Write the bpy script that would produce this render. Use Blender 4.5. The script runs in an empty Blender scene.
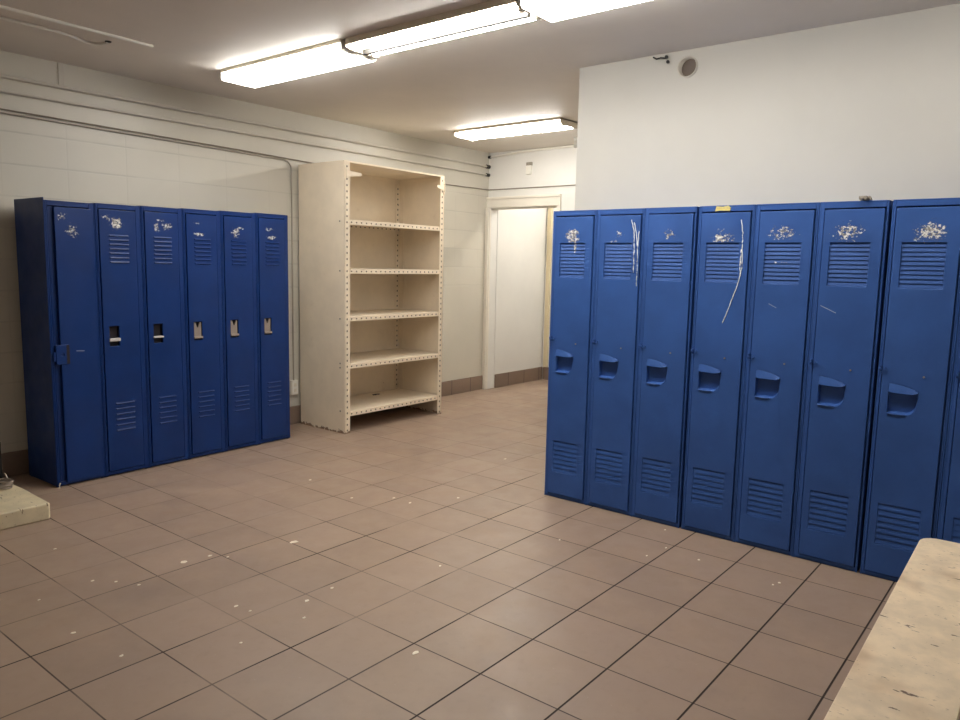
import bpy, bmesh, math, random
from mathutils import Vector, Matrix
from mathutils.geometry import tessellate_polygon

# Everything is laid out in floor tiles (u); one tile is a third of a metre.
S = 1.0 / 3.0
random.seed(7)
scene = bpy.context.scene
COL = scene.collection
PI = math.pi

# ------------------------------------------------------------------ materials
def new_mat(name):
    m = bpy.data.materials.new(name); m.use_nodes = True
    nt = m.node_tree
    return m, nt, nt.nodes['Principled BSDF']

class NT:
    """small helper to write node maths"""
    def __init__(s, nt): s.nt = nt
    def node(s, t, **kw):
        n = s.nt.nodes.new(t)
        for k, v in kw.items(): setattr(n, k, v)
        return n
    def link(s, a, b): s.nt.links.new(a, b)
    def put(s, sock, v):
        if isinstance(v, bpy.types.NodeSocket): s.link(v, sock)
        else: sock.default_value = v
    def m(s, op, a, b=None, c=None, clamp=False):
        n = s.node('ShaderNodeMath', operation=op, use_clamp=clamp)
        s.put(n.inputs[0], a)
        if b is not None: s.put(n.inputs[1], b)
        if c is not None: s.put(n.inputs[2], c)
        return n.outputs[0]
    def coords(s):
        tc = s.node('ShaderNodeTexCoord')
        v = s.node('ShaderNodeVectorMath', operation='SCALE'); s.link(tc.outputs['Object'], v.inputs[0]); v.inputs['Scale'].default_value = 1 / S
        x = s.node('ShaderNodeSeparateXYZ'); s.link(v.outputs[0], x.inputs[0])
        return v.outputs[0], x.outputs[0], x.outputs[1], x.outputs[2]
    def noise(s, vec, scale, detail=3.0, rough=.55, offset=None, stretch=None):
        if offset is not None or stretch is not None:
            mp = s.node('ShaderNodeMapping'); s.link(vec, mp.inputs[0])
            if offset is not None: mp.inputs['Location'].default_value = offset
            if stretch is not None: mp.inputs['Scale'].default_value = stretch
            vec = mp.outputs[0]
        n = s.node('ShaderNodeTexNoise'); s.link(vec, n.inputs['Vector'])
        n.inputs['Scale'].default_value = scale; n.inputs['Detail'].default_value = detail; n.inputs['Roughness'].default_value = rough
        return n.outputs['Fac']
    def ramp(s, v, a, b, lo=0.0, hi=1.0):
        n = s.node('ShaderNodeMapRange', interpolation_type='SMOOTHSTEP'); s.put(n.inputs[0], v)
        n.inputs[1].default_value = a; n.inputs[2].default_value = b; n.inputs[3].default_value = lo; n.inputs[4].default_value = hi
        return n.outputs[0]
    def mix(s, f, a, b):
        n = s.node('ShaderNodeMix', data_type='RGBA'); s.put(n.inputs['Factor'], f)
        for k, v in ((6, a), (7, b)):
            if isinstance(v, bpy.types.NodeSocket): s.link(v, n.inputs[k])
            else: n.inputs[k].default_value = (*v, 1)
        return n.outputs[2]
    def bump(s, h, strength, dist, bsdf):
        b = s.node('ShaderNodeBump'); b.inputs['Strength'].default_value = strength; b.inputs['Distance'].default_value = dist
        s.link(h, b.inputs['Height']); s.link(b.outputs[0], bsdf.inputs['Normal'])

def lin(r, g, b):
    f = lambda c: (c / 255 / 12.92) if c <= 10 else ((c / 255 + .055) / 1.055) ** 2.4
    return (f(r), f(g), f(b))

def plain(name, col, rough=.5, metal=0.0, vary=.06, scale=4.0, bump=0.0):
    m, nt, b = new_mat(name); h = NT(nt); v, x, y, z = h.coords()
    n = h.noise(v, scale)
    c = h.mix(n, tuple(k * (1 - vary) for k in col), tuple(min(1, k * (1 + vary)) for k in col))
    h.link(c, b.inputs['Base Color']); b.inputs['Roughness'].default_value = rough; b.inputs['Metallic'].default_value = metal
    if bump: h.bump(h.noise(v, scale * 8), bump, .002, b)
    return m

def lamp(name, col, strength):
    m, nt, b = new_mat(name)
    b.inputs['Base Color'].default_value = (.9, .9, .88, 1)
    b.inputs['Emission Color'].default_value = (*col, 1); b.inputs['Emission Strength'].default_value = strength
    return m

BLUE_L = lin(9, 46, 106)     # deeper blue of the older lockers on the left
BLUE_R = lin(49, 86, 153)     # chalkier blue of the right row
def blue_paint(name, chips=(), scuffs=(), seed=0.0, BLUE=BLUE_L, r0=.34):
    """gloss blue enamel; chips = (cx, cz, rx, rz, amount) patches where the paint is scraped to bare metal"""
    m, nt, b = new_mat(name); h = NT(nt); v, x, y, z = h.coords()
    n = h.noise(v, 1.3, 4, .6, offset=(seed * 3.1, seed, 0))
    col = h.mix(h.ramp(n, .3, .7), tuple(k * .88 for k in BLUE), tuple(k * 1.08 for k in BLUE))
    rough = h.ramp(h.noise(v, 2.2, 4, .6, offset=(seed, 5, 1)), .3, .7, r0, r0 + .12)
    if chips:
        fine = h.noise(v, 19.0, 5, .72, offset=(seed * 7.3, seed * 1.7, seed * 4.9), stretch=(1.0, 1.0, 1.35))
        fine2 = h.noise(v, 26.0, 3, .6, offset=(seed * 2.3, 3.7, seed * 1.9))
        tot = None; ring = None
        for (cx, cz, rx, rz, am) in chips:
            dx = h.m('DIVIDE', h.m('SUBTRACT', x, cx), rx); dz = h.m('DIVIDE', h.m('SUBTRACT', z, cz), rz)
            d = h.m('SQRT', h.m('ADD', h.m('MULTIPLY', dx, dx), h.m('MULTIPLY', dz, dz)))
            val = h.m('SUBTRACT', h.m('ADD', fine, am), h.m('MULTIPLY', h.m('POWER', d, 2.0), .16))
            k = h.ramp(val, .53, .57); kr = h.ramp(val, .47, .53)
            inside = h.m('LESS_THAN', d, 1.6)
            k = h.m('MULTIPLY', k, inside); kr = h.m('MULTIPLY', kr, inside)
            tot = k if tot is None else h.m('MAXIMUM', tot, k)
            ring = kr if ring is None else h.m('MAXIMUM', ring, kr)
        col = h.mix(h.m('MULTIPLY', ring, .55), col, tuple(k * .55 for k in BLUE))
        bare = h.mix(h.ramp(fine2, .42, .58), lin(128, 124, 120), lin(232, 231, 227))
        col = h.mix(tot, col, bare)
    for (x0, z0, x1, z1, w) in scuffs:          # pale scratch lines
        L = math.hypot(x1 - x0, z1 - z0); ux, uz = (x1 - x0) / L, (z1 - z0) / L
        px = h.m('SUBTRACT', x, x0); pz = h.m('SUBTRACT', z, z0)
        t = h.m('ADD', h.m('MULTIPLY', px, ux), h.m('MULTIPLY', pz, uz))
        q = h.m('ABSOLUTE', h.m('SUBTRACT', h.m('MULTIPLY', px, uz), h.m('MULTIPLY', pz, ux)))
        k = h.m('MULTIPLY', h.m('LESS_THAN', q, w), h.m('MULTIPLY', h.m('GREATER_THAN', t, 0.0), h.m('LESS_THAN', t, L)))
        col = h.mix(h.m('MULTIPLY', k, .75), col, lin(190, 195, 205))
    h.link(col, b.inputs['Base Color']); h.link(rough, b.inputs['Roughness']); b.inputs['Specular IOR Level'].default_value = .32
    h.bump(h.noise(v, 1.1, 2, .5, offset=(seed, seed, 2)), .25, .02, b)
    return m

def wall_paint(name, col, blocks=False, rough=.42):
    m, nt, b = new_mat(name); h = NT(nt); v, x, y, z = h.coords()
    n = h.noise(v, .7, 4, .6)
    c = h.mix(h.ramp(n, .3, .7), tuple(k * .955 for k in col), col)
    height = h.m('MULTIPLY', h.noise(v, 24, 3), .12)
    if blocks:                                  # painted block courses, 0.61 u high and 1.22 u long, stacked joints
        def line(co, ph, pitch, w):
            f = h.m('FRACT', h.m('DIVIDE', h.m('SUBTRACT', co, ph - pitch * 40.5), pitch))
            d = h.m('MULTIPLY', h.m('ABSOLUTE', h.m('SUBTRACT', f, .5)), pitch)
            return h.ramp(d, w * .35, w, 1.0, 0.0)
        hz = line(z, 5.565, .612, .024); vt = line(x, .66, 1.22, .02)
        zone = h.m('MULTIPLY', h.ramp(z, 7.0, 7.04, 1, 0), h.m('MAXIMUM', h.ramp(z, 3.62, 3.64), h.ramp(x, 7.5, 7.6, 1, 0)))
        worn = h.ramp(h.noise(v, .9, 3, .6, offset=(4, 2, 1)), .35, .6, .35, 1.0)
        k = h.m('MULTIPLY', h.m('MULTIPLY', h.m('MAXIMUM', hz, h.m('MULTIPLY', vt, .4)), zone), worn)
        c = h.mix(h.m('MULTIPLY', k, .24), c, tuple(q * .45 for q in col))
        height = h.m('SUBTRACT', height, h.m('MULTIPLY', k, .8))
    h.link(c, b.inputs['Base Color']); b.inputs['Roughness'].default_value = rough
    h.bump(height, .35, .003, b)
    return m

def tile_mat(name, base, base_board=False):
    m, nt, b = new_mat(name); h = NT(nt); v, x, y, z = h.coords()
    def line(co, w):
        f = h.m('FRACT', h.m('ADD', co, 100.5)); d = h.m('ABSOLUTE', h.m('SUBTRACT', f, .5))
        return h.ramp(d, w * .6, w, 1.0, 0.0)
    if base_board:
        g = line(x, .016)
        if base_board == 'y': g = line(y, .016)
        grout = h.m('MULTIPLY', g, .8)
        cell = h.node('ShaderNodeCombineXYZ'); h.link(h.m('FLOOR', x), cell.inputs[0]); h.link(h.m('FLOOR', y), cell.inputs[1])
    else:
        lx = line(x, .011); ly = line(y, .014)
        # grout is open and dark by the right lockers, trodden full and pale further left
        faded = h.ramp(h.noise(v, .45, 3, .6, offset=(2.2, .7, 0)), .36, .58, .30, 1.0)
        near = h.ramp(y, 2.6, -1.0, 0.0, 1.0)
        strength = h.m('MAXIMUM', faded, near)
        # the joints in front of the left lockers and plinth are open too
        gap = h.m('MULTIPLY', h.m('MULTIPLY', h.ramp(y, 4.6, 6.2), h.ramp(x, 1.6, 2.4, 1, 0)), h.ramp(h.noise(v, .9, 2, .5, offset=(6, 2, 0)), .38, .52))
        sx = h.m('MAXIMUM', h.m('MULTIPLY', strength, .85), gap); sy = h.m('MULTIPLY', strength, h.ramp(y, 3.0, 6.0, 1.0, .5))
        grout = h.m('MAXIMUM', h.m('MULTIPLY', lx, sx), h.m('MULTIPLY', ly, sy))
        cell = h.node('ShaderNodeCombineXYZ'); h.link(h.m('FLOOR', x), cell.inputs[0]); h.link(h.m('FLOOR', y), cell.inputs[1])
    wn = h.node('ShaderNodeTexWhiteNoise', noise_dimensions='3D'); h.link(cell.outputs[0], wn.inputs['Vector'])
    n = h.noise(v, .8, 5, .65); n2 = h.noise(v, 9, 4, .6)
    c = h.mix(wn.outputs['Value'], tuple(k * .93 for k in base), tuple(k * 1.07 for k in base))
    pale = tuple(k * q for k, q in zip(base, (1.10, 1.08, 1.02)))
    c = h.mix(h.m('MULTIPLY', h.ramp(n, .42, .7), .7), c, pale)
    c = h.mix(h.m('MULTIPLY', h.ramp(n2, .5, .75), .18), c, tuple(k * .7 for k in base))
    speck = h.ramp(h.noise(v, 30, 2, .5, offset=(1, 9, 3)), .735, .75)
    c = h.mix(h.m('MULTIPLY', speck, .35), c, lin(190, 175, 160))
    c = h.mix(h.m('MULTIPLY', grout, .97), c, lin(34, 21, 14))
    h.link(c, b.inputs['Base Color'])
    r = h.ramp(h.noise(v, 1.7, 4, .6, offset=(3, 1, 2)), .3, .7, .36, .52)
    h.link(h.m('MAXIMUM', r, h.m('MULTIPLY', grout, .9)), b.inputs['Roughness'])
    hh = h.m('SUBTRACT', h.m('MULTIPLY', n2, .25), grout)
    h.bump(hh, .4, .003, b)
    return m

CREAM = lin(243, 228, 204)
def cream_metal(name, holes=None, rust=True):
    """cream enamel on shelving steel; holes = (axis, pitch, other_axis, centre, r_along, r_across)"""
    m, nt, b = new_mat(name); h = NT(nt); v, x, y, z = h.coords(); ax = {'x': x, 'y': y, 'z': z}
    n = h.noise(v, 1.4, 4, .6)
    c = h.mix(h.ramp(n, .3, .7), tuple(k * .92 for k in CREAM), CREAM)
    if rust:
        low = h.ramp(z, .0, .14, .30, 0.0)
        k = h.ramp(h.m('ADD', h.noise(v, 7, 5, .65), low), .70, .76)
        c = h.mix(h.m('MULTIPLY', k, .85), c, lin(112, 72, 42))
        st = h.ramp(h.noise(v, 2.0, 4, .65, offset=(7, 3, 5)), .60, .78)
        c = h.mix(h.m('MULTIPLY', st, .14), c, lin(165, 130, 90))
    if holes:
        a, pitch, o, cen, ra, rb = holes
        f = h.m('FRACT', h.m('ADD', h.m('DIVIDE', ax[a], pitch), 50.0))
        da = h.m('DIVIDE', h.m('MULTIPLY', h.m('SUBTRACT', f, .5), pitch), ra)
        db = h.m('DIVIDE', h.m('SUBTRACT', ax[o], cen), rb)
        d = h.m('ADD', h.m('MULTIPLY', da, da), h.m('MULTIPLY', db, db))
        c = h.mix(h.ramp(d, .7, 1.2, .9, 0.0), c, lin(52, 36, 24))
    h.link(c, b.inputs['Base Color']); b.inputs['Roughness'].default_value = .42
    return m

def bench_mat(name, base):
    m, nt, b = new_mat(name); h = NT(nt); v, x, y, z = h.coords()
    n = h.noise(v, 2.2, 5, .65); n2 = h.noise(v, 1.0, 3, .6, offset=(3, 7, 1))
    c = h.mix(h.ramp(n, .35, .68), tuple(k * .86 for k in base), tuple(min(1, k * 1.07) for k in base))
    c = h.mix(h.m('MULTIPLY', h.ramp(n2, .52, .72), .55), c, lin(176, 138, 96))
    scr = h.ramp(h.noise(v, 5.5, 4, .62, offset=(2.5, 1.3, 0), stretch=(2.6, .8, 1)), .655, .69)
    c = h.mix(h.m('MULTIPLY', scr, .9), c, lin(84, 52, 32))
    fl = h.ramp(h.noise(v, 14, 4, .7, offset=(9, 2, 0), stretch=(1.6, .8, 1)), .62, .72)
    c = h.mix(h.m('MULTIPLY', fl, .6), c, lin(110, 84, 60))
    h.link(c, b.inputs['Base Color']); b.inputs['Roughness'].default_value = .55
    h.bump(h.m('SUBTRACT', h.m('MULTIPLY', n, .4), scr), .3, .002, b)
    return m

M = {}
M['floor'] = tile_mat('brown_quarry_tile', lin(155, 134, 118))
M['base'] = tile_mat('brown_base_tile', lin(126, 108, 95), 'x')
M['base_y'] = tile_mat('brown_base_tile_end', lin(126, 108, 95), 'y')
M['block'] = wall_paint('cream_block_paint', lin(201, 196, 183), True)
M['wall'] = wall_paint('cream_wall_paint', lin(224, 222, 217), False)
M['wall_r'] = wall_paint('white_wall_paint', lin(197, 194, 186), False, .6)
M['ceil'] = wall_paint('ceiling_paint', lin(226, 219, 209), False, .6)
M['trim'] = plain('cream_trim_paint', lin(228, 222, 210), .4, 0, .04, 3)
M['tan'] = plain('tan_trim_paint', lin(205, 192, 160), .5, 0, .05, 3)
M['pipe'] = plain('painted_pipe', lin(196, 190, 178), .45, 0, .05, 6)
M['conduit'] = plain('shaded_conduit_paint', lin(165, 157, 144), .45, 0, .05, 6)  # tone darkened to carry the conduit's own shadow line
M['cable'] = plain('grey_cable', lin(138, 128, 115), .6, 0, .08, 8)
M['white'] = plain('white_enamel', lin(232, 228, 218), .35, 0, .03, 5)
M['fixture'] = plain('fixture_enamel', lin(225, 215, 195), .4, 0, .05, 5)
M['black'] = plain('black_iron', lin(24, 22, 20), .5, .2, .15, 9)
M['chrome'] = plain('worn_chrome', lin(235, 230, 222), .3, .35, .06, 12)
M['steel'] = plain('dull_steel', lin(168, 156, 146), .42, .6, .12, 14)
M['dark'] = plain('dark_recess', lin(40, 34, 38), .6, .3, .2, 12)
M['duct'] = plain('duct_sheet', lin(104, 92, 84), .6, .1, .15, 10)
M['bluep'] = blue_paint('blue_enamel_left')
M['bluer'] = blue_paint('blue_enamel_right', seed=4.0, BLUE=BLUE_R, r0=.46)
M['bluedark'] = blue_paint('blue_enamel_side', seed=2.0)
M['drip'] = plain('white_paint_run', lin(235, 238, 240), .4, 0, .05, 20)
M['yellow'] = plain('yellowed_tape', lin(205, 190, 120), .6, 0, .25, 30)
M['lint'] = plain('grey_scrap', lin(150, 142, 130), .8, 0, .3, 30)
M['chip'] = plain('paint_flake', lin(238, 230, 214), .6, 0, .05, 30)
M['concrete'] = bench_mat('worn_plinth_paint', lin(214, 200, 168))
M['bench'] = bench_mat('worn_beige_paint', lin(238, 217, 186))
M['cream'] = cream_metal('cream_enamel')
M['lens'] = lamp('lit_acrylic_lens', (1.0, .975, .925), 22.5)
M['tube'] = lamp('lit_fluorescent_tube', (1.0, .972, .92), 60.0)

# ------------------------------------------------------------------ mesh helpers (input in u)
class MB:
    def __init__(s): s.v = []; s.f = []; s.smooth = []
    def add(s, vs, fs, smooth=False):
        o = len(s.v); s.v += [tuple(p) for p in vs]; s.f += [tuple(i + o for i in f) for f in fs]; s.smooth += [smooth] * len(fs); return s
    def box(s, x0, x1, y0, y1, z0, z1):
        vs = [(x, y, z) for x in (x0, x1) for y in (y0, y1) for z in (z0, z1)]
        return s.add(vs, [(0, 1, 3, 2), (4, 6, 7, 5), (0, 4, 5, 1), (2, 3, 7, 6), (0, 2, 6, 4), (1, 5, 7, 3)])
    def prism(s, poly, a0, a1, plane='xz', holes=()):
        """polygon (with holes) extruded from a0 to a1 along the axis missing from plane"""
        def P(q, a):
            return {'xz': (q[0], a, q[1]), 'xy': (q[0], q[1], a), 'yz': (a, q[0], q[1])}[plane]
        loops = [list(poly)] + [list(hh) for hh in holes]
        flat = [q for l in loops for q in l]; n = len(flat)
        tris = tessellate_polygon([[Vector((q[0], q[1], 0)) for q in l] for l in loops])
        vs = [P(q, a0) for q in flat] + [P(q, a1) for q in flat]
        fs = [tuple(t) for t in tris] + [tuple(i + n for i in reversed(t)) for t in tris]
        o = 0
        for l in loops:
            k = len(l)
            for i in range(k): fs.append((o + i, o + (i + 1) % k, n + o + (i + 1) % k, n + o + i))
            o += k
        return s.add(vs, fs)
    def tube(s, pts, r, seg=10, sx=1.0, caps=True):
        pts = [Vector(p) for p in pts]; rings = []
        up = Vector((0, 0, 1)); n = len(pts)
        for i, p in enumerate(pts):
            t = (pts[min(i + 1, n - 1)] - pts[max(i - 1, 0)]).normalized()
            a = up.cross(t)
            if a.length < 1e-4: a = Vector((1, 0, 0)).cross(t)
            a.normalize(); bb = t.cross(a)
            rings.append([p + (a * math.cos(2 * PI * k / seg) + bb * math.sin(2 * PI * k / seg) * sx) * r for k in range(seg)])
        vs = [q for rr in rings for q in rr]; fs = []
        for i in range(n - 1):
            for k in range(seg): fs.append((i * seg + k, i * seg + (k + 1) % seg, (i + 1) * seg + (k + 1) % seg, (i + 1) * seg + k))
        s.add(vs, fs, True)
        if caps: s.add(rings[0], [tuple(reversed(range(seg)))]); s.add(rings[-1], [tuple(range(seg))])
        return s
    def ring(s, c, axis, ri, ro, t, seg=32):
        """flat annulus / sleeve centred on c, thickness t along axis ('x','y','z')"""
        def P(r, k, d):
            u, w = r * math.cos(2 * PI * k / seg), r * math.sin(2 * PI * k / seg)
            e = {'x': (d, u, w), 'y': (u, d, w), 'z': (u, w, d)}[axis]
            return (c[0] + e[0], c[1] + e[1], c[2] + e[2])
        vs = [P(r, k, d) for (r, d) in ((ri, 0), (ro, 0), (ro, t), (ri, t)) for k in range(seg)]
        fs = []
        for a in range(4):
            for k in range(seg):
                b2 = (a + 1) % 4; fs.append((a * seg + k, a * seg + (k + 1) % seg, b2 * seg + (k + 1) % seg, b2 * seg + k))
        return s.add(vs, fs, True)
    def build(s, name, m, parent=None, loc=(0, 0, 0), bevel=0.0, seg=2):
        me = bpy.data.meshes.new(name)
        me.from_pydata([(p[0] * S, p[1] * S, p[2] * S) for p in s.v], [], s.f); me.update()
        for p, sm in zip(me.polygons, s.smooth): p.use_smooth = sm
        bm = bmesh.new(); bm.from_mesh(me); bmesh.ops.recalc_face_normals(bm, faces=bm.faces)
        bm.to_mesh(me); bm.free()
        me.materials.append(m)
        o = bpy.data.objects.new(name, me); COL.objects.link(o)
        o.location = (loc[0] * S, loc[1] * S, loc[2] * S)
        if parent: o.parent = parent
        if bevel:
            md = o.modifiers.new('bevel', 'BEVEL'); md.width = bevel * S; md.segments = seg; md.limit_method = 'ANGLE'; md.angle_limit = math.radians(40)
        return o

def tag(o, label, cat, group=None):
    o['label'] = label; o['category'] = cat
    if group: o['group'] = group
    return o
def thing(name, label, cat, loc=(0, 0, 0), rz=0.0, group=None):
    o = bpy.data.objects.new(name, None); COL.objects.link(o); o.empty_display_size = .05
    o.location = (loc[0] * S, loc[1] * S, loc[2] * S); o.rotation_euler = (0, 0, rz)
    return tag(o, label, cat, group)
def struct(o): o['kind'] = 'structure'; return o
def rect(x0, x1, z0, z1): return [(x0, z0), (x1, z0), (x1, z1), (x0, z1)]

# ------------------------------------------------------------------ the setting
YA, XR, ZC, XB = 10.75, 8.0, 8.28, 15.85
XN, YN = -9.0, -10.5
struct(MB().box(XN - .5, 20.0, YN - .5, 11.4, -.4, 0).build('floor', M['floor']))
struct(MB().box(XN - .5, 20.0, YN - .5, 11.4, ZC, ZC + .4).build('ceiling', M['ceil']))
struct(MB().box(XN - .5, XB, YA, YA + .5, 0, ZC).build('wall_left', M['block']))
VY, VZ, VR = .11, 7.982, .175
hole = [(VY + VR * math.cos(2 * PI * k / 32), VZ + VR * math.sin(2 * PI * k / 32)) for k in range(32)]
struct(MB().prism([(YN, 0), (2.35, 0), (2.35, ZC), (YN, ZC)], XR, XR + .5, 'yz', [hole]).build('wall_right', M['wall_r']))
struct(MB().box(XR + .5, 20.0, 1.85, 2.35, 0, ZC).build('wall_alcove', M['wall']))
struct(MB().prism([(2.35, 0), (2.35, ZC), (YA, ZC), (YA, 0), (10.6, 0), (10.6, 6.39), (7.86, 6.39), (7.86, 0)], XB, XB + .35, 'yz').build('wall_back', M['wall']))
struct(MB().box(XB + .35, 19.8, 10.58, 11.08, 0, ZC).build('wall_passage', M['wall']))
struct(MB().box(19.3, 19.8, 2.35, 10.58, 0, ZC).build('wall_passage_end', M['wall']))
struct(MB().box(XN - .5, XN, YN, YA, 0, ZC).build('wall_rear', M['wall']))
struct(MB().box(XN - .5, XR + .5, YN - .5, YN, 0, ZC).build('wall_near', M['wall']))
# base tiles
def baseboard(name, boxes, m): 
    b = MB()
    for q in boxes: b.box(*q)
    return struct(b.build(name, m, bevel=.02))
baseboard('baseboard_left', [(XN, 15.69, YA - .05, YA, 0, .5)], M['base'])
baseboard('baseboard_passage', [(XB + .36, 19.26, 10.53, 10.58, 0, .5)], M['base'])
baseboard('baseboard_passage_end', [(19.26, 19.3, 2.4, 10.53, 0, .5)], M['base_y'])
# doorway casing
d = MB()
d.box(15.76, XB, 10.60, YA, 0, 6.39); d.box(15.70, 15.76, 10.62, YA, 0, 6.39)
d.box(15.76, XB, 7.72, YA, 6.39, 6.76); d.box(15.72, 15.76, 7.72, YA, 6.68, 6.76)
d.box(15.76, XB, 7.72, 7.86, 0, 6.39); d.box(XB, XB + .36, 7.86, 7.92, 0, 6.36); d.box(XB, XB + .36, 7.86, 10.60, 6.36, 6.39)
struct(d.build('door_1', M['trim'], bevel=.012))
struct(MB().box(19.2, 19.3, 10.30, 10.48, .5, ZC).build('trim_1', M['tan'], bevel=.01))
# short cover strip from the ceiling down to the top pipe on the block wall
struct(MB().box(1.78, 1.90, YA - .02, YA, 7.83, ZC).build('trim_2', M['pipe'], bevel=.01))
# small boxed-in corner under the alcove ceiling
struct(MB().prism([(14.6, 6.55), (15.85, 7.32), (15.85, 6.2)], ZC - .10, ZC, 'xy').build('trim_3', M['wall']))

# ------------------------------------------------------------------ lockers
def dpoly(n=8):
    """outline of the recessed pull: straight left side, dropping top edge, round lower right corner"""
    p = [(.185, 2.45), (.42, 2.45)]
    for k in range(1, n):
        a = -PI / 2 + (PI / 2) * k / n
        p.append((.42 + .125 * math.cos(a), 2.62 + .17 * math.sin(a)))
    p += [(.552, 2.79), (.49, 2.822), (.40, 2.85), (.30, 2.872), (.185, 2.885)]
    return p

def louver_strip(x0, x1, z0, z1, n, depth, proud):
    """a pressed panel of n downward louvres; top edge sunk by depth, bottom edge standing proud"""
    b = MB(); pitch = (z1 - z0) / n
    for i in range(n):
        zt = z1 - i * pitch; zb = zt - pitch * .95
        pr = [(depth, zt), (depth + .012, zt), (.012 - proud, zb), (-proud, zb)]
        vs = [(x, q[0], q[1]) for x in (x0, x1) for q in pr]
        b.add(vs, [(0, 1, 2, 3), (7, 6, 5, 4), (0, 4, 5, 1), (1, 5, 6, 2), (2, 6, 7, 3), (3, 7, 4, 0)])
    b.box(x0 - .012, x0, 0, depth + .03, z0 - .01, z1); b.box(x1, x1 + .012, 0, depth + .03, z0 - .01, z1)
    b.box(x0 - .012, x1 + .012, depth + .03, depth + .036, z0 - .01, z1)
    return b

def right_locker(i, label, y_left, mat, drips=(), first=False, last=False, taped=False):
    w, H, D = .9335, 5.44, 1.16
    t = thing('locker', label, 'locker', (6.815, y_left, 0), -PI / 2, 'blue lockers along the right wall')
    a, c = (.022 if first else .003), w - (.022 if last else .003)
    b = MB()
    b.box(a, a + .02, .0, D, 0, H); b.box(c - .02, c, .0, D, 0, H); b.box(a, c, D - .02, D, 0, H)
    b.box(a, c, 0, D, H - .02, H); b.box(a, c, .02, D, .0, .04)
    xl, xr, zb, zt = .082, .868, .085, 5.325
    b.box(a + .02, xl - .010, 0, .10, .02, H - .02); b.box(xr + .016, c - .02, 0, .10, .02, H - .02)
    b.box(xl - .010, xr + .016, 0, .10, zt + .02, H - .02); b.box(xl - .010, xr + .016, 0, .10, .02, zb - .012)
    b.box(xl - .03, xr + .03, .075, .10, zb, zt)          # door stop behind the gap
    b.build('body', M['bluer'], t, bevel=.006, seg=1)
    up = (.185, .715, 4.225, 4.85); lo = (.185, .720, .515, 1.12); P = dpoly()
    door = MB().prism(rect(xl, xr, zb, zt), -.022, .03, 'xz', [rect(*up), rect(*lo), P]).build('door', mat, t, bevel=.008, seg=2)
    louver_strip(*up, 10, .006, .010).build('louver_vent', mat, door)
    louver_strip(*lo, 7, -.006, .019).build('louver_vent', mat, door)
    # pull: cup, sloping hood and a rolled lower lip
    cup = MB(); n = len(P); back = [(.19 + (q[0] - .19) * .96, 2.475 + (q[1] - 2.45) * .93) for q in P]
    cup.add([(q[0], -.018, q[1]) for q in P] + [(q[0], .045, q[1]) for q in back],
            [(k, (k + 1) % n, n + (k + 1) % n, n + k) for k in range(n)] + [tuple(range(n, 2 * n))])
    top = [(.185, 2.885), (.30, 2.872), (.40, 2.85), (.49, 2.822), (.552, 2.79)]; bot = [(.185, 2.755), (.30, 2.752), (.40, 2.749), (.49, 2.752), (.548, 2.772)]
    vs = [(q[0], -.021, q[1]) for q in top] + [(q[0], -.052, q[1]) for q in bot] + [(q[0], .044, q[1] - .03) for q in top]
    fs = [(k, k + 1, 6 + k, 5 + k) for k in range(4)] + [(5 + k, 6 + k, 11 + k, 10 + k) for k in range(4)]
    cup.add(vs, fs)
    cup.tube([(.19, -.026, 2.448), (.30, -.030, 2.444), (.42, -.026, 2.448)], .014, 8)
    cup.build('recessed_handle', M['bluer'], door)
    hs = MB()                                             # padlock staple through the door edge
    hs.tube([(.055, .0, 3.05), (.055, -.06, 3.055), (.06, -.075, 3.08), (.055, -.06, 3.105), (.055, .0, 3.11)], .013, 8)
    hs.tube([(.115, -.02, 3.08), (.115, -.05, 3.08)], .022, 10)
    hs.build('padlock_staple', M['bluer'], t)
    rv = MB(); rv.tube([(.60, -.022, 3.01), (.60, -.034, 3.01)], .014, 10); rv.build('rivet', M['steel'], door)
    for pts in drips:
        fine = []
        for (p, q) in zip(pts, pts[1:]):
            for k in range(5): fine.append((p[0] + (q[0] - p[0]) * k / 5 + random.uniform(-.006, .006), p[1] + (q[1] - p[1]) * k / 5))
        fine.append(pts[-1])
        MB().tube([(p[0], -.025, p[1]) for p in fine], .0075, 6).build('paint_run', M['drip'], door)
    if taped:
        tp = MB().prism([(.29, 5.345), (.36, 5.36), (.53, 5.35), (.545, 5.40), (.50, 5.435), (.42, 5.42), (.31, 5.43)], -.012, 0.0, 'xz')
        tape = tp.build('tape_scrap', M['yellow'], t); tape['label'] = 'yellowed scrap of tape'
    return t

RL = [
 ('first locker from the doorway in the right row, grey scrape dripping over its vent', [(.44, 4.98, .17, .14, .10), (.50, 4.80, .03, .14, .12)], []),
 ('second right-row locker from the doorway, white paint runs down its right edge', [(.50, 5.0, .12, .10, .02), (.36, 4.88, .10, .03, .06)], []),
 ('third right-row locker from the doorway, faint worn number and a clean door', [(.47, 5.0, .16, .10, .035)], []),
 ('right-row locker with yellow tape on its top rail and long curved white scratch', [(.45, 4.93, .20, .08, .10), (.40, 5.05, .12, .05, .03)], []),
 ('fifth right-row locker from the doorway with a dented upper vent and flecked paint', [(.42, 5.0, .26, .14, .045), (.42, 4.55, .12, .02, .05)], [(.30, 3.92, .42, 3.86, .004)]),
 ('right-row locker with a grey scrap lying on top, third from the right edge', [(.42, 5.0, .24, .16, .07)], [(.12, 3.93, .34, 3.83, .005)]),
 ('wide looking near locker of the right row beside the bench end, scratched number patch', [(.52, 5.0, .20, .15, .10), (.35, 4.9, .10, .04, .04)], []),
 ('last locker on the right, mostly cut off by the edge of the photo', [(.45, 5.0, .16, .10, .04)], []),
]
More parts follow.
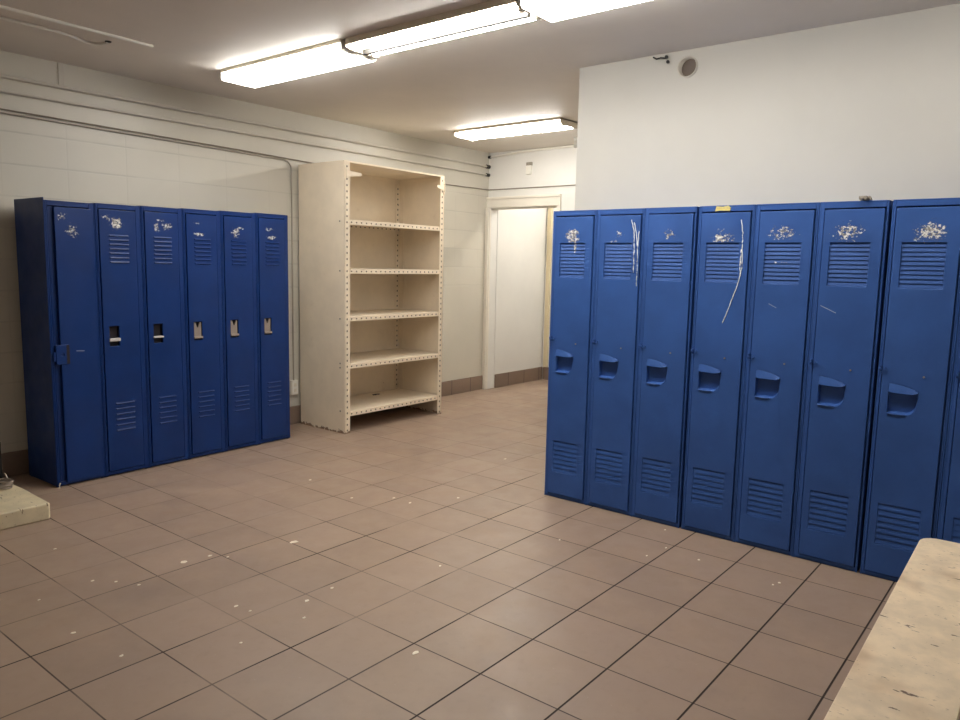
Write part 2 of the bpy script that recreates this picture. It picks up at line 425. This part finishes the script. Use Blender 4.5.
DR = {1: [[(.696, 5.249), (.755, 5.05), (.765, 4.90), (.770, 4.6), (.772, 4.347)], [(.845, 5.052), (.835, 4.74), (.842, 4.4), (.846, 4.112)], [(.75, 5.2), (.80, 5.0), (.825, 4.8)]],
      3: [[(.727, 5.209), (.765, 5.0), (.771, 4.818), (.783, 4.461), (.743, 4.244), (.65, 3.93), (.526, 3.575)], [(.76, 4.75), (.755, 4.5), (.77, 4.33)]]}
y0 = 2.075
for i, (lab, ch, sc) in enumerate(RL):
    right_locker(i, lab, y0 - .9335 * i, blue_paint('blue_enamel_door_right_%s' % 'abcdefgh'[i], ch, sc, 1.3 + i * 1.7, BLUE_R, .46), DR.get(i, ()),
                 first=i in (3, 6), last=i in (2, 5), taped=(i == 3))

def left_locker(i, label, mat, x_left):
    w, H, D = .925, 5.44 + .015 * i, 1.22
    ang = math.radians(1.7)
    t = thing('locker', label, 'locker', (.80 + x_left * math.cos(ang), 9.255 + x_left * math.sin(ang), 0), ang, 'blue lockers along the left wall')
    a, c = .003, w - .003
    xl, xr, zb, zt = .068, .800, .115, H - .112
    b = MB()
    b.box(a, a + .02, 0, D, .02, H); b.box(c - .02, c, 0, D, .02, H); b.box(a, c, D - .02, D, .02, H); b.box(a, c, 0, D, H - .02, H); b.box(a, c, .02, D, .02, .05)
    b.box(a + .02, xl - .012, 0, .10, .04, H - .02); b.box(xr + .010, c - .02, 0, .10, .04, H - .02)
    b.box(xl - .012, xr + .010, 0, .10, zt + .015, H - .02); b.box(xl - .012, xr + .010, 0, .10, .04, zb - .012)
    b.box(xl - .03, xr + .03, .075, .10, zb, zt)
    b.box(a, a + .07, .04, .12, 0, .03); b.box(c - .07, c, .04, .12, 0, .03); b.box(a, c, D - .06, D, 0, .03)
    b.build('body', M['bluep'], t, bevel=.006, seg=1)
    if i == 0:
        # plain replacement door: a sunk strip at its left, the rest a flat pressed pan
        pan = MB().prism(rect(.17, .845, .07, 5.325), -.034, .03, 'xz').build('door', mat, t, bevel=.01)
        st = MB().box(.075, .17, .035, .06, .09, 5.33); st.build('edge_strip', M['bluep'], t)
        lt = MB().prism(rect(.075, .315, 2.38, 2.755), -.050, -.030, 'xz', [[(.19 + .03 * math.cos(k * PI / 6), 2.57 + .03 * math.sin(k * PI / 6)) for k in range(12)]])
        lt.box(.03, .075, -.04, -.02, 2.44, 2.62); lt.box(.076, .17, -.03, .034, 2.40, 2.74)
        lt.build('lock_plate', M['bluedark'], pan, bevel=.006, seg=1)
        MB().box(.262, .315, -.053, -.0495, 2.385, 2.75).build('lock_shade', M['dark'], pan)  # dark strip paints in the shadow along the plate's right side
        MB().box(.165, .215, -.031, -.0285, 2.545, 2.595).build('lock_hole', M['dark'], pan)
        sp = MB().box(-.012, .0, -.012, D, .03, H + .045); sp.box(-.012, .004, -.012, .0, .03, H + .045); sp.build('side_panel', M['bluedark'], t)
        MB().tube([(.03, -.012, .0), (.02, -.02, .05), (.045, -.014, .09)], .014, 8).build('foot_bracket', M['chip'], t)
        return t
    lat = (.185, .385, 2.655, 3.055)
    door = MB().prism(rect(xl, xr, zb, zt), -.018, .03, 'xz', [rect(*lat)]).build('door', mat, t, bevel=.008)
    def slots(z0, z1, n, h):
        b = MB(); pitch = (z1 - z0) / (n - 1)
        for k in range(n):
            z = z0 + k * pitch; x0, x1 = .245, .645
            # wedge standing off the door face, closed at the top edge and open below
            vs = [(x0, -.016, z + .036), (x1, -.016, z + .036), (x1 - .02, -.016 - h, z + .008), (x0 + .02, -.016 - h, z + .008), (x0, -.016, z - .004), (x1, -.016, z - .004)]
            b.add(vs, [(0, 1, 2, 3), (3, 2, 5, 4), (0, 3, 4), (1, 5, 2), (0, 4, 5, 1)])
        return b
    slots(4.31, 4.83, 7, .022).build('louver_vent', M['bluep'], door)
    slots(.92, 1.47, 6, .016).build('louver_vent', M['bluep'], door)
    x0, x1, z0, z1 = lat
    cup = MB().box(x0, x1, .07, .08, z0, z1); cup.box(x0 - .01, x0, -.01, .08, z0, z1); cup.box(x1, x1 + .01, -.01, .08, z0, z1); cup.box(x0 - .01, x1 + .01, -.01, .08, z0 - .01, z0); cup.box(x0 - .01, x1 + .01, -.01, .08, z1, z1 + .01)
    cup.build('latch_pocket', M['dark'], door)
    lt = MB()
    if i in (1, 2):
        zz = 2.755 if i == 1 else 2.765
        lt.box(x0 - .012, x1 + .006, -.052, .03, zz, zz + (.06 if i == 1 else .035))
    else:
        lt.prism([(x0 + .012, 2.70), (x1 - .012, 2.70), (x1 - .012, 3.04), (x1 - .05, 3.04), (.295, 2.93), (.275, 2.93), (x0 + .05, 3.04), (x0 + .012, 3.04)], .0, .02, 'xz')
        lt.box(x0 - .008, x1 + .004, -.045, .012, 2.69, 2.735)
    o = lt.build('latch_handle', M['chrome'] if i in (1, 2) else M['steel'], door, bevel=.006)
    o['label'] = 'chrome lift latch'
    return t

LL = [
 ('leftmost locker of the left row, plain door without vents and a side lock plate', [(.47, 4.90, .15, .15, .055), (.28, 5.16, .14, .10, .015)], [(.45, 2.62, .60, 2.61, .006)]),
 ('second locker of the left row, big white scrape and bright chrome latch lip', [(.40, 5.08, .15, .12, .12), (.20, 5.20, .10, .06, .05)], []),
 ('third locker of the left row, ring of scraped paint round the missing number', [(.32, 5.05, .07, .12, .10), (.55, 5.08, .13, .09, .09), (.43, 5.20, .13, .03, .06)], [(.30, 1.28, .45, 1.26, .008)]),
 ('fourth locker of the left row, thin white scrape just above its vent', [(.38, 4.955, .16, .035, .13), (.36, 5.19, .18, .03, .02)], []),
 ('fifth locker of the left row, white blotch of bare metal above its vent', [(.36, 5.03, .10, .11, .12), (.46, 5.13, .14, .05, .05)], []),
 ('last locker of the left row, at its right end nearest the cream shelving', [(.42, 4.96, .13, .05, .11), (.35, 5.15, .18, .08, .01), (.68, 5.13, .04, .04, .04)], []),
]
for i, (lab, ch, sc) in enumerate(LL):
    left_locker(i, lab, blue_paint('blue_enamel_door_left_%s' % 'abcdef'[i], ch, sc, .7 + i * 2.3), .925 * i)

# scrap lying on the right lockers
sc = MB()
for k in range(7):
    a = k * .9; sc.tube([(.10 * math.cos(a) - .05, .07 * math.sin(a), .02 + .012 * (k % 3)), (.06 * math.cos(a + 1.7), .06 * math.sin(a + 1.7), .05), (.09 * math.cos(a + 2.6) + .04, .07 * math.sin(a + 2.6), .02)], .02, 7)
tag(sc.build('crumpled_scrap', M['lint'], loc=(6.87, -3.18, 5.44)), 'small grey crumpled scrap lying on top of the right locker row', 'scrap')

# ------------------------------------------------------------------ cream steel shelving
SH = thing('shelving_unit', 'tall cream perforated steel shelving unit with five empty shelves by left wall', 'shelf', (7.60, 8.82, 0))
W, D, H = 3.75, 1.80, 6.91
MB().box(0, .014, .01, D, .0, H).build('side_panel', M['cream'], SH)
MB().box(W - .014, W, .01, D, .0, H).build('side_panel', M['cream'], SH)
MB().box(.014, W - .014, D - .014, D, .35, H).build('back_panel', M['cream'], SH)
tp = MB().box(.0, W, .0, D, H, H + .02); tp.box(.02, W - .02, D - .04, D - .03, H - .15, H); tp.box(.016, .026, .05, D, H - .15, H); tp.box(W - .026, W - .016, .05, D, H - .15, H); tp.box(0, W, -.006, .0, H - .02, H + .02)
tp.build('top_panel', M['cream'], SH)
def post(x0, x1, yf, side):
    m = cream_metal('perforated_post_%s' % ('near' if yf < 1 else 'rear') + ('_left' if x0 < 1 else '_right'), ('z', .1525, 'x', (x0 + x1) / 2, .028, .022))
    b = MB().box(x0, x1, yf, yf + .014, 0, H)
    if x0 < 1: b.box(max(x0, .016), max(x0, .016) + .014, yf if side > 0 else yf - .18, yf + .19 if side > 0 else yf, 0, H)
    else: b.box(min(x1, W - .016) - .014, min(x1, W - .016), yf if side > 0 else yf - .18, yf + .19 if side > 0 else yf, 0, H)
    b.build('corner_post', m, SH)
post(0, .185, -.004, 1); post(W - .165, W, -.004, 1); post(.016, .19, D - .03, -1); post(W - .19, W - .016, D - .03, -1)
for z in (5.49, 4.255, 3.04, 1.81, .56):
    m = cream_metal('perforated_shelf_lip', ('x', .170, 'z', z - .065, .026, .020), True)
    b = MB().box(.03, W - .03, .014, D - .05, z - .018, z); b.box(.03, W - .03, .012, .026, z - .125, z); b.box(.03, W - .03, D - .06, D - .046, z - .125, z + .0)
    b.box(.03, .04, .02, D - .05, z - .125, z); b.box(W - .04, W - .03, .02, D - .05, z - .125, z)
    b.build('shelf', m, SH, bevel=.004, seg=1)
for (side, zz) in ((0, 6.62), (1, 6.60)):
    b = MB(); x = .10 if side == 0 else W - .06; sg = 1 if side == 0 else -1
    b.box(x - .09, x - .045, -.022, -.004, zz - .20, zz + .17) if side == 0 else b.box(x + .03, x + .075, -.022, -.004, zz - .20, zz + .17)
    b.tube([(x - .04 * sg, -.026, zz - .12), (x - .04 * sg, -.026, zz + .10)], .022, 10)
    Lh = .46 if side == 0 else .26
    b.prism([(x - .03 * sg, zz - .10), (x + Lh * sg, zz - .025), (x + Lh * sg, zz + .045), (x - .03 * sg, zz + .07)], -.030, -.016, 'xz')
    b.build('strap_hinge', M['cream'], SH, bevel=.004, seg=1)
for z in (.58, 1.72, 1.83, 2.98, 4.2, 5.44): MB().tube([(-.012, .16, z), (.0, .16, z)], .022, 8).build('bolt', M['lint'], SH)
sr = MB().prism([(-.13, -.03), (-.04, -.055), (.05, -.035), (.13, -.05), (.12, .02), (.03, .045), (-.09, .03)], 0, .018, 'xy')
tag(sr.build('rusty_scrap', M['dark'], loc=(10.0, 10.22, .561)), 'small dark scrap lying on the bottom shelf near its back', 'scrap')

# ------------------------------------------------------------------ fluorescent lights
def wrap_light(label, x0, x1, ya, yb, grp):
    t = thing('fluorescent_light', label, 'ceiling light', ((x0 + x1) / 2, (ya + yb) / 2, ZC), 0, grp)
    hx, hy = (x1 - x0) / 2, (yb - ya) / 2
    MB().box(-hx - .02, hx + .02, -hy + .02, hy - .02, -.065, -.002).build('housing', M['fixture'], t)
    b = MB().prism([(-hx, -.065), (hx, -.065), (hx, -.175), (hx - .03, -.205), (-hx + .03, -.205), (-hx, -.175)], -hy + .02, hy - .02, 'xz')
    b.build('lens', M['lens'], t)
    for s in (-1, 1):
        y = s * hy
        MB().prism([(-hx - .006, -.012), (hx + .006, -.012), (hx + .006, -.18), (hx - .025, -.212), (-hx + .025, -.212), (-hx - .006, -.18)], min(y, y - s * .02), max(y, y - s * .02), 'xz').build('end_cap', M['white'], t)
    return t
def bare_light(label, x0, x1, ya, yb, broken=False, dim_gap=True, sides=(-1, 1)):
    lip = -.105 if dim_gap else -.055
    t = thing('fluorescent_light', label, 'ceiling light', ((x0 + x1) / 2, (ya + yb) / 2, ZC), 0, 'fluorescent fixtures on the ceiling')
    hx, hy = (x1 - x0) / 2, (yb - ya) / 2
    hb = MB().prism([(-hx, -.002), (hx, -.002), (hx, lip), (hx - .015, lip), (hx - .015, -.03), (-hx + .015, -.03), (-hx + .015, lip), (-hx, lip)], -hy, hy, 'xz')
    hb.build('housing', M['fixture'], t)
    if dim_gap: MB().prism([(-.04, -.03), (.04, -.03), (.034, -.20), (-.034, -.20)], -hy + .05, hy - .05, 'xz').build('dim_gap_strip', M['black'], t)  # black strip paints in the dim gap between the tubes
    for s in sides:
        tb = MB().tube([(s * hx * .56, -hy + .07, -.115), (s * hx * .56, hy - .07, -.115)], .062, 16)
        tb.build('tube', M['tube'], t)
        for e in (-1, 1):
            y = e * (hy - .04)
            MB().box(s * hx * .56 - .05, s * hx * .56 + .05, y - .03, y + .03, -.19, -.03).build('lamp_holder', M['white'], t, bevel=.01)
    for e in (-1, 1):
        y = e * hy
        MB().prism([(-hx, -.002), (hx, -.002), (hx, -.14), (hx * .75, -.17), (-hx * .75, -.17), (-hx, -.14)], min(y, y - e * .016), max(y, y - e * .016), 'xz').build('end_plate', M['fixture'], t)
    if broken:
        o = MB().prism([(-hx, -.20), (hx * .55, -.20), (hx * .4, -.12), (-hx, -.10)], hy - .16, hy - .13, 'xz').build('lens_fragment', M['white'], t)
    return t
G = 'fluorescent fixtures on the ceiling'
wrap_light('leftmost lit fluorescent light of the ceiling row with a white wraparound lens', 4.02, 4.85, 4.75, 8.48, G)
bare_light('middle fluorescent light of the ceiling row without lens, two bare lit tubes', 4.04, 4.84, 1.0, 4.68)
wrap_light('nearest wraparound fluorescent light of the row, cut by the top photo edge', 4.02, 4.85, -2.82, .92, G)
bare_light('separate bare twin tube fluorescent light by the doorway beyond the white wall', 11.88, 12.80, 5.28, 8.95, True, False)
bare_light('single tube fluorescent light at the camera end of the ceiling row', 4.04, 4.84, -7.4, -3.7, False, True, (1,))
bare_light('fluorescent light on the ceiling of the passage behind the doorway', 17.8, 18.6, 5.6, 9.3, False, False)

# ------------------------------------------------------------------ pipes, cables and small fittings
def wall_pipe(label, z0, z1, r):
    t = thing('wall_pipe', label, 'pipe', (3.4, YA - .055, z0), 0, 'pipes along the left wall')
    MB().tube([(-12.3, 0, 0), (0, 0, 0), (12.3, 0, z1 - z0)], r, 12).build('pipe', M['pipe'], t)
    MB().tube([(12.24, 0, z1 - z0), (12.40, 0, z1 - z0)], r * 1.75, 14).build('escutcheon', M['black'], t)
wall_pipe('upper of two painted pipes running along the left wall under the ceiling', 7.80, 7.80, .036)
wall_pipe('lower of two painted pipes running along the left wall under the ceiling', 7.52, 7.52, .030)
def elbow(c, r, a0, a1, n=8): return [(c[0] + r * math.cos(a0 + (a1 - a0) * k / n), c[1], c[2] + r * math.sin(a0 + (a1 - a0) * k / n)) for k in range(n + 1)]
yc = YA - .035
tag(MB().tube([(XN + .1, yc, 7.30), (.7, yc, 7.19), (5.9, yc, 7.10), (8.2, yc, 7.04), (13.4, yc, 7.0), (15.5, yc, 7.02), (15.79, yc - .03, 7.02), (XB - .03, yc - .3, 7.02), (XB - .03, 7.2, 7.02), (XB - .03, 2.5, 7.03)], .016, 8).build('wall_cable', M['cable']),
    'thin grey cable along the left wall turning onto the wall over the doorway', 'cable')
cd = MB().tube([(XN + .1, yc, 7.24), (.68, yc, 7.125), (5.9, yc, 7.045), (7.22, yc, 7.02)] + elbow((7.22, yc, 6.79), .23, PI / 2, 0) + [(7.45, yc, 1.2)], .021, 8)
tag(cd.build('wall_conduit', M['conduit']), 'painted conduit bending down behind the shelving to the low outlet', 'conduit')
ob = thing('outlet_box', 'white surface outlet box low on wall between left lockers and shelving', 'outlet', (7.44, YA, .82))
MB().box(-.11, .11, -.10, 0, 0, .40).build('box', M['trim'], ob, bevel=.01)
MB().box(-.095, .095, -.115, -.10, .02, .38).build('cover_plate', M['white'], ob, bevel=.006)
MB().box(-.035, .035, -.122, -.115, .08, .17).box(-.035, .035, -.122, -.115, .23, .32).build('socket', M['fixture'], ob)
db = thing('wall_box', 'small cream box with a grey top on the wall above the doorway', 'wall box', (XB, 9.01, 7.46))
MB().box(-.10, 0, -.10, .10, 0, .28).build('cover', M['white'], db, bevel=.012)
MB().box(-.08, 0, -.11, .11, .28, .39).build('cap', M['lint'], db, bevel=.012)
bc = [(XB - .04, 10.68, 8.13), (XB - .04, 10.2, 8.15), (XB - .04, 9.4, 8.21), (XB - .04, 8.4, 8.235), (XB - .04, 7.2, 8.235), (XB - .04, 5.0, 8.235)]
ac = thing('ceiling_conduit', 'white conduit running above the doorway just under the ceiling', 'conduit', (XB, 7.8, 8.2))
MB().tube([(p[0] - XB, p[1] - 7.8, p[2] - 8.2) for p in bc], .035, 8).build('conduit', M['white'], ac)
MB().tube([(-.05, 2.84, -.07), (-.04, 2.94, -.07)], .05, 10).build('end_cap', M['black'], ac)
zc = ZC - .02
tag(MB().tube([(XN + .1, 7.60, zc), (-.22, 7.84, zc), (2.29, 7.94, zc)], .03, 8).build('ceiling_conduit', M['white']), 'straight white conduit across the ceiling at the upper left', 'conduit')
cc = thing('ceiling_cable', 'curved white cable drooping along the ceiling and ending in a hole', 'cable', (.9, 8.48, ZC))
MB().tube([(XN - .8, 8.1 - 8.48, -.02), (-.92, -.03, -.02), (.0, 0, -.02), (.3, .10, -.02), (.54, .24, -.02), (.70, .22, -.02), (.78, .12, -.02), (.80, -.05, -.02)], .026, 8).build('cable', M['white'], cc)
MB().tube([(.80, -.08, -.012), (.80, -.08, 0)], .055, 14).build('hole_grommet', M['black'], cc)
vp = thing('vent_pipe', 'round vent pipe stub high on the white wall above the right lockers', 'vent pipe', (XR, VY, VZ))
MB().ring((-.035, 0, 0), 'x', VR - .012, VR + .012, .40).build('sleeve', M['pipe'], vp)
MB().prism([((VR - .02) * math.cos(2 * PI * k / 28), (VR - .02) * math.sin(2 * PI * k / 28)) for k in range(28)], .09, .10, 'yz').build('damper', M['duct'], vp)
pc = MB().tube([(-.02, .78, .26), (-.05, .70, .215), (-.045, .62, .225), (-.06, .52, .20)], .014, 8)
pc.tube([(-.01, .52, .23), (-.07, .50, .22)], .03, 8).tube([(-.01, .49, .14), (-.07, .47, .13)], .03, 8)
tag(pc.build('bracket_remnant', M['black'], loc=(XR, 0, 7.98)), 'dark broken bracket on the white wall left of the vent pipe', 'bracket')

# ------------------------------------------------------------------ bench and plinth
be = thing('locker_bench', 'worn beige locker bench in the lower right in front of the right lockers', 'bench', (0, -4.97, 0), .018)
def rrect(x0, x1, y0, y1, r, n=6):
    p = []
    for (cx, cy, a) in ((x1 - r, y1 - r, 0), (x0 + r, y1 - r, PI / 2), (x0 + r, y0 + r, PI), (x1 - r, y0 + r, 1.5 * PI)):
        for k in range(n + 1): p.append((cx + r * math.cos(a + PI / 2 * k / n), cy + r * math.sin(a + PI / 2 * k / n)))
    return p
MB().prism(rrect(-3.4, 4.95, -.36, .37, .19), 1.24, 1.35, 'xy').build('seat_plank', M['bench'], be, bevel=.02, seg=3)
for x in (-2.4, .8, 4.0):
    MB().tube([(x, 0, .04), (x, 0, 1.20)], .09, 16).box(x - .3, x + .3, -.16, .16, 1.20, 1.24).ring((x, 0, 0), 'z', .05, .22, .045, 24).build('pedestal', M['black'], be)
pl = MB().prism([(-3.2, 7.52), (-.03, 7.52), (0, 7.56), (.02, 8.6), (-.02, 9.62), (-3.2, 9.62)], 0, .285, 'xy')
tag(pl.build('floor_plinth', M['concrete'], bevel=.03, seg=3), 'low worn cream concrete plinth on the floor at the left edge', 'plinth')
pp = thing('plinth_post', 'black post standing on the cream plinth at the left photo edge', 'post', (-.22, 9.36, .285))
MB().box(-.10, .10, -.10, .10, .03, .78).build('post', M['black'], pp, bevel=.01)
MB().box(-.16, .16, -.16, .16, 0, .03).build('base_plate', M['black'], pp, bevel=.01)
wc = MB()
for k in range(4):
    pts = [(.13 * math.cos(a * .5 + k), .17 * math.sin(a * .5 + k * .8), .03 + .035 * k + .01 * math.sin(a)) for a in range(14)]
    wc.tube(pts, .016, 7)
wc.tube([(.10, .1, .05), (.13, .16, .13), (.10, .2, .21)], .014, 7)
tag(wc.build('wire_coil', M['steel'], loc=(-.22, 8.98, .285)), 'loose coil of grey wire lying on the cream plinth', 'wire')

# ------------------------------------------------------------------ paint flakes on the floor
CH = [(2.06, 3.64, .055), (.5, 4.19, .05), (.88, 4.11, .028), (1.03, 3.88, .022), (-.52, 6.08, .025), (-.31, 3.91, .022), (-.66, 4.5, .022), (-.47, 4.24, .02), (-1.46, 3.2, .024), (-1.34, 2.27, .022), (-1.37, 4.42, .014),
      (.19, 2.38, .026), (.23, 2.13, .018), (-.31, 1.52, .018), (.88, 1.82, .030), (.56, 1.47, .022), (1.35, 1.88, .026), (4.17, 4.66, .026), (4.7, 4.08, .024), (4.7, 3.65, .026), (5.53, 3.18, .028), (2.89, 1.28, .018),
      (.85, -.16, .040), (5.82, -.93, .018), (5.31, -.85, .022), (5.7, -1.53, .022), (6.58, -.56, .018), (8.46, 4.26, .032), (4.38, 6.17, .028), (4.97, .53, .018), (5.66, -2.74, .022), (5.53, -2.69, .018)]
for i, (x, y, r) in enumerate(CH):
    n = 7; p = [((.6 + .6 * random.random()) * r * math.cos(2 * PI * k / n) * 1.25, (.5 + .6 * random.random()) * r * math.sin(2 * PI * k / n)) for k in range(n)]
    o = MB().prism(p, 0, .006, 'xy').build('paint_flake', M['chip'], loc=(x, y, .0005))
    if i == 0: tag(o, 'largest white paint flake on the brown tile floor, left of centre', 'paint flake', 'paint flakes on the floor')
    else: tag(o, 'tiny white paint flake lying on the brown tile floor', 'paint flake', 'paint flakes on the floor')

# ------------------------------------------------------------------ camera, world, view
yaw, pit, rol = .674545615, -.126754216, .0210914489
fw = Vector((math.cos(pit) * math.cos(yaw), math.cos(pit) * math.sin(yaw), math.sin(pit)))
r0 = Vector((math.sin(yaw), -math.cos(yaw), 0)); u0 = r0.cross(fw)
r1 = r0 * math.cos(rol) + u0 * math.sin(rol); u1 = u0 * math.cos(rol) - r0 * math.sin(rol)
cam = bpy.data.cameras.new('camera'); co = bpy.data.objects.new('camera', cam); COL.objects.link(co)
mw = Matrix((r1, u1, -fw)).transposed().to_4x4(); mw.translation = Vector((-4.99698596, -5.69871518, 4.41809471)) * S
co.matrix_world = mw
cam.sensor_width = 36; cam.lens = 744.677849 * 36 / 960; cam.clip_start = .02
scene.camera = co
w = bpy.data.worlds.new('world'); scene.world = w; w.use_nodes = True
w.node_tree.nodes['Background'].inputs[0].default_value = (.5, .48, .45, 1); w.node_tree.nodes['Background'].inputs[1].default_value = .02
vs = scene.view_settings
vs.view_transform = 'Standard'; vs.look = 'None'; vs.gamma = 1; vs.use_curve_mapping = False; vs.exposure = -0.09
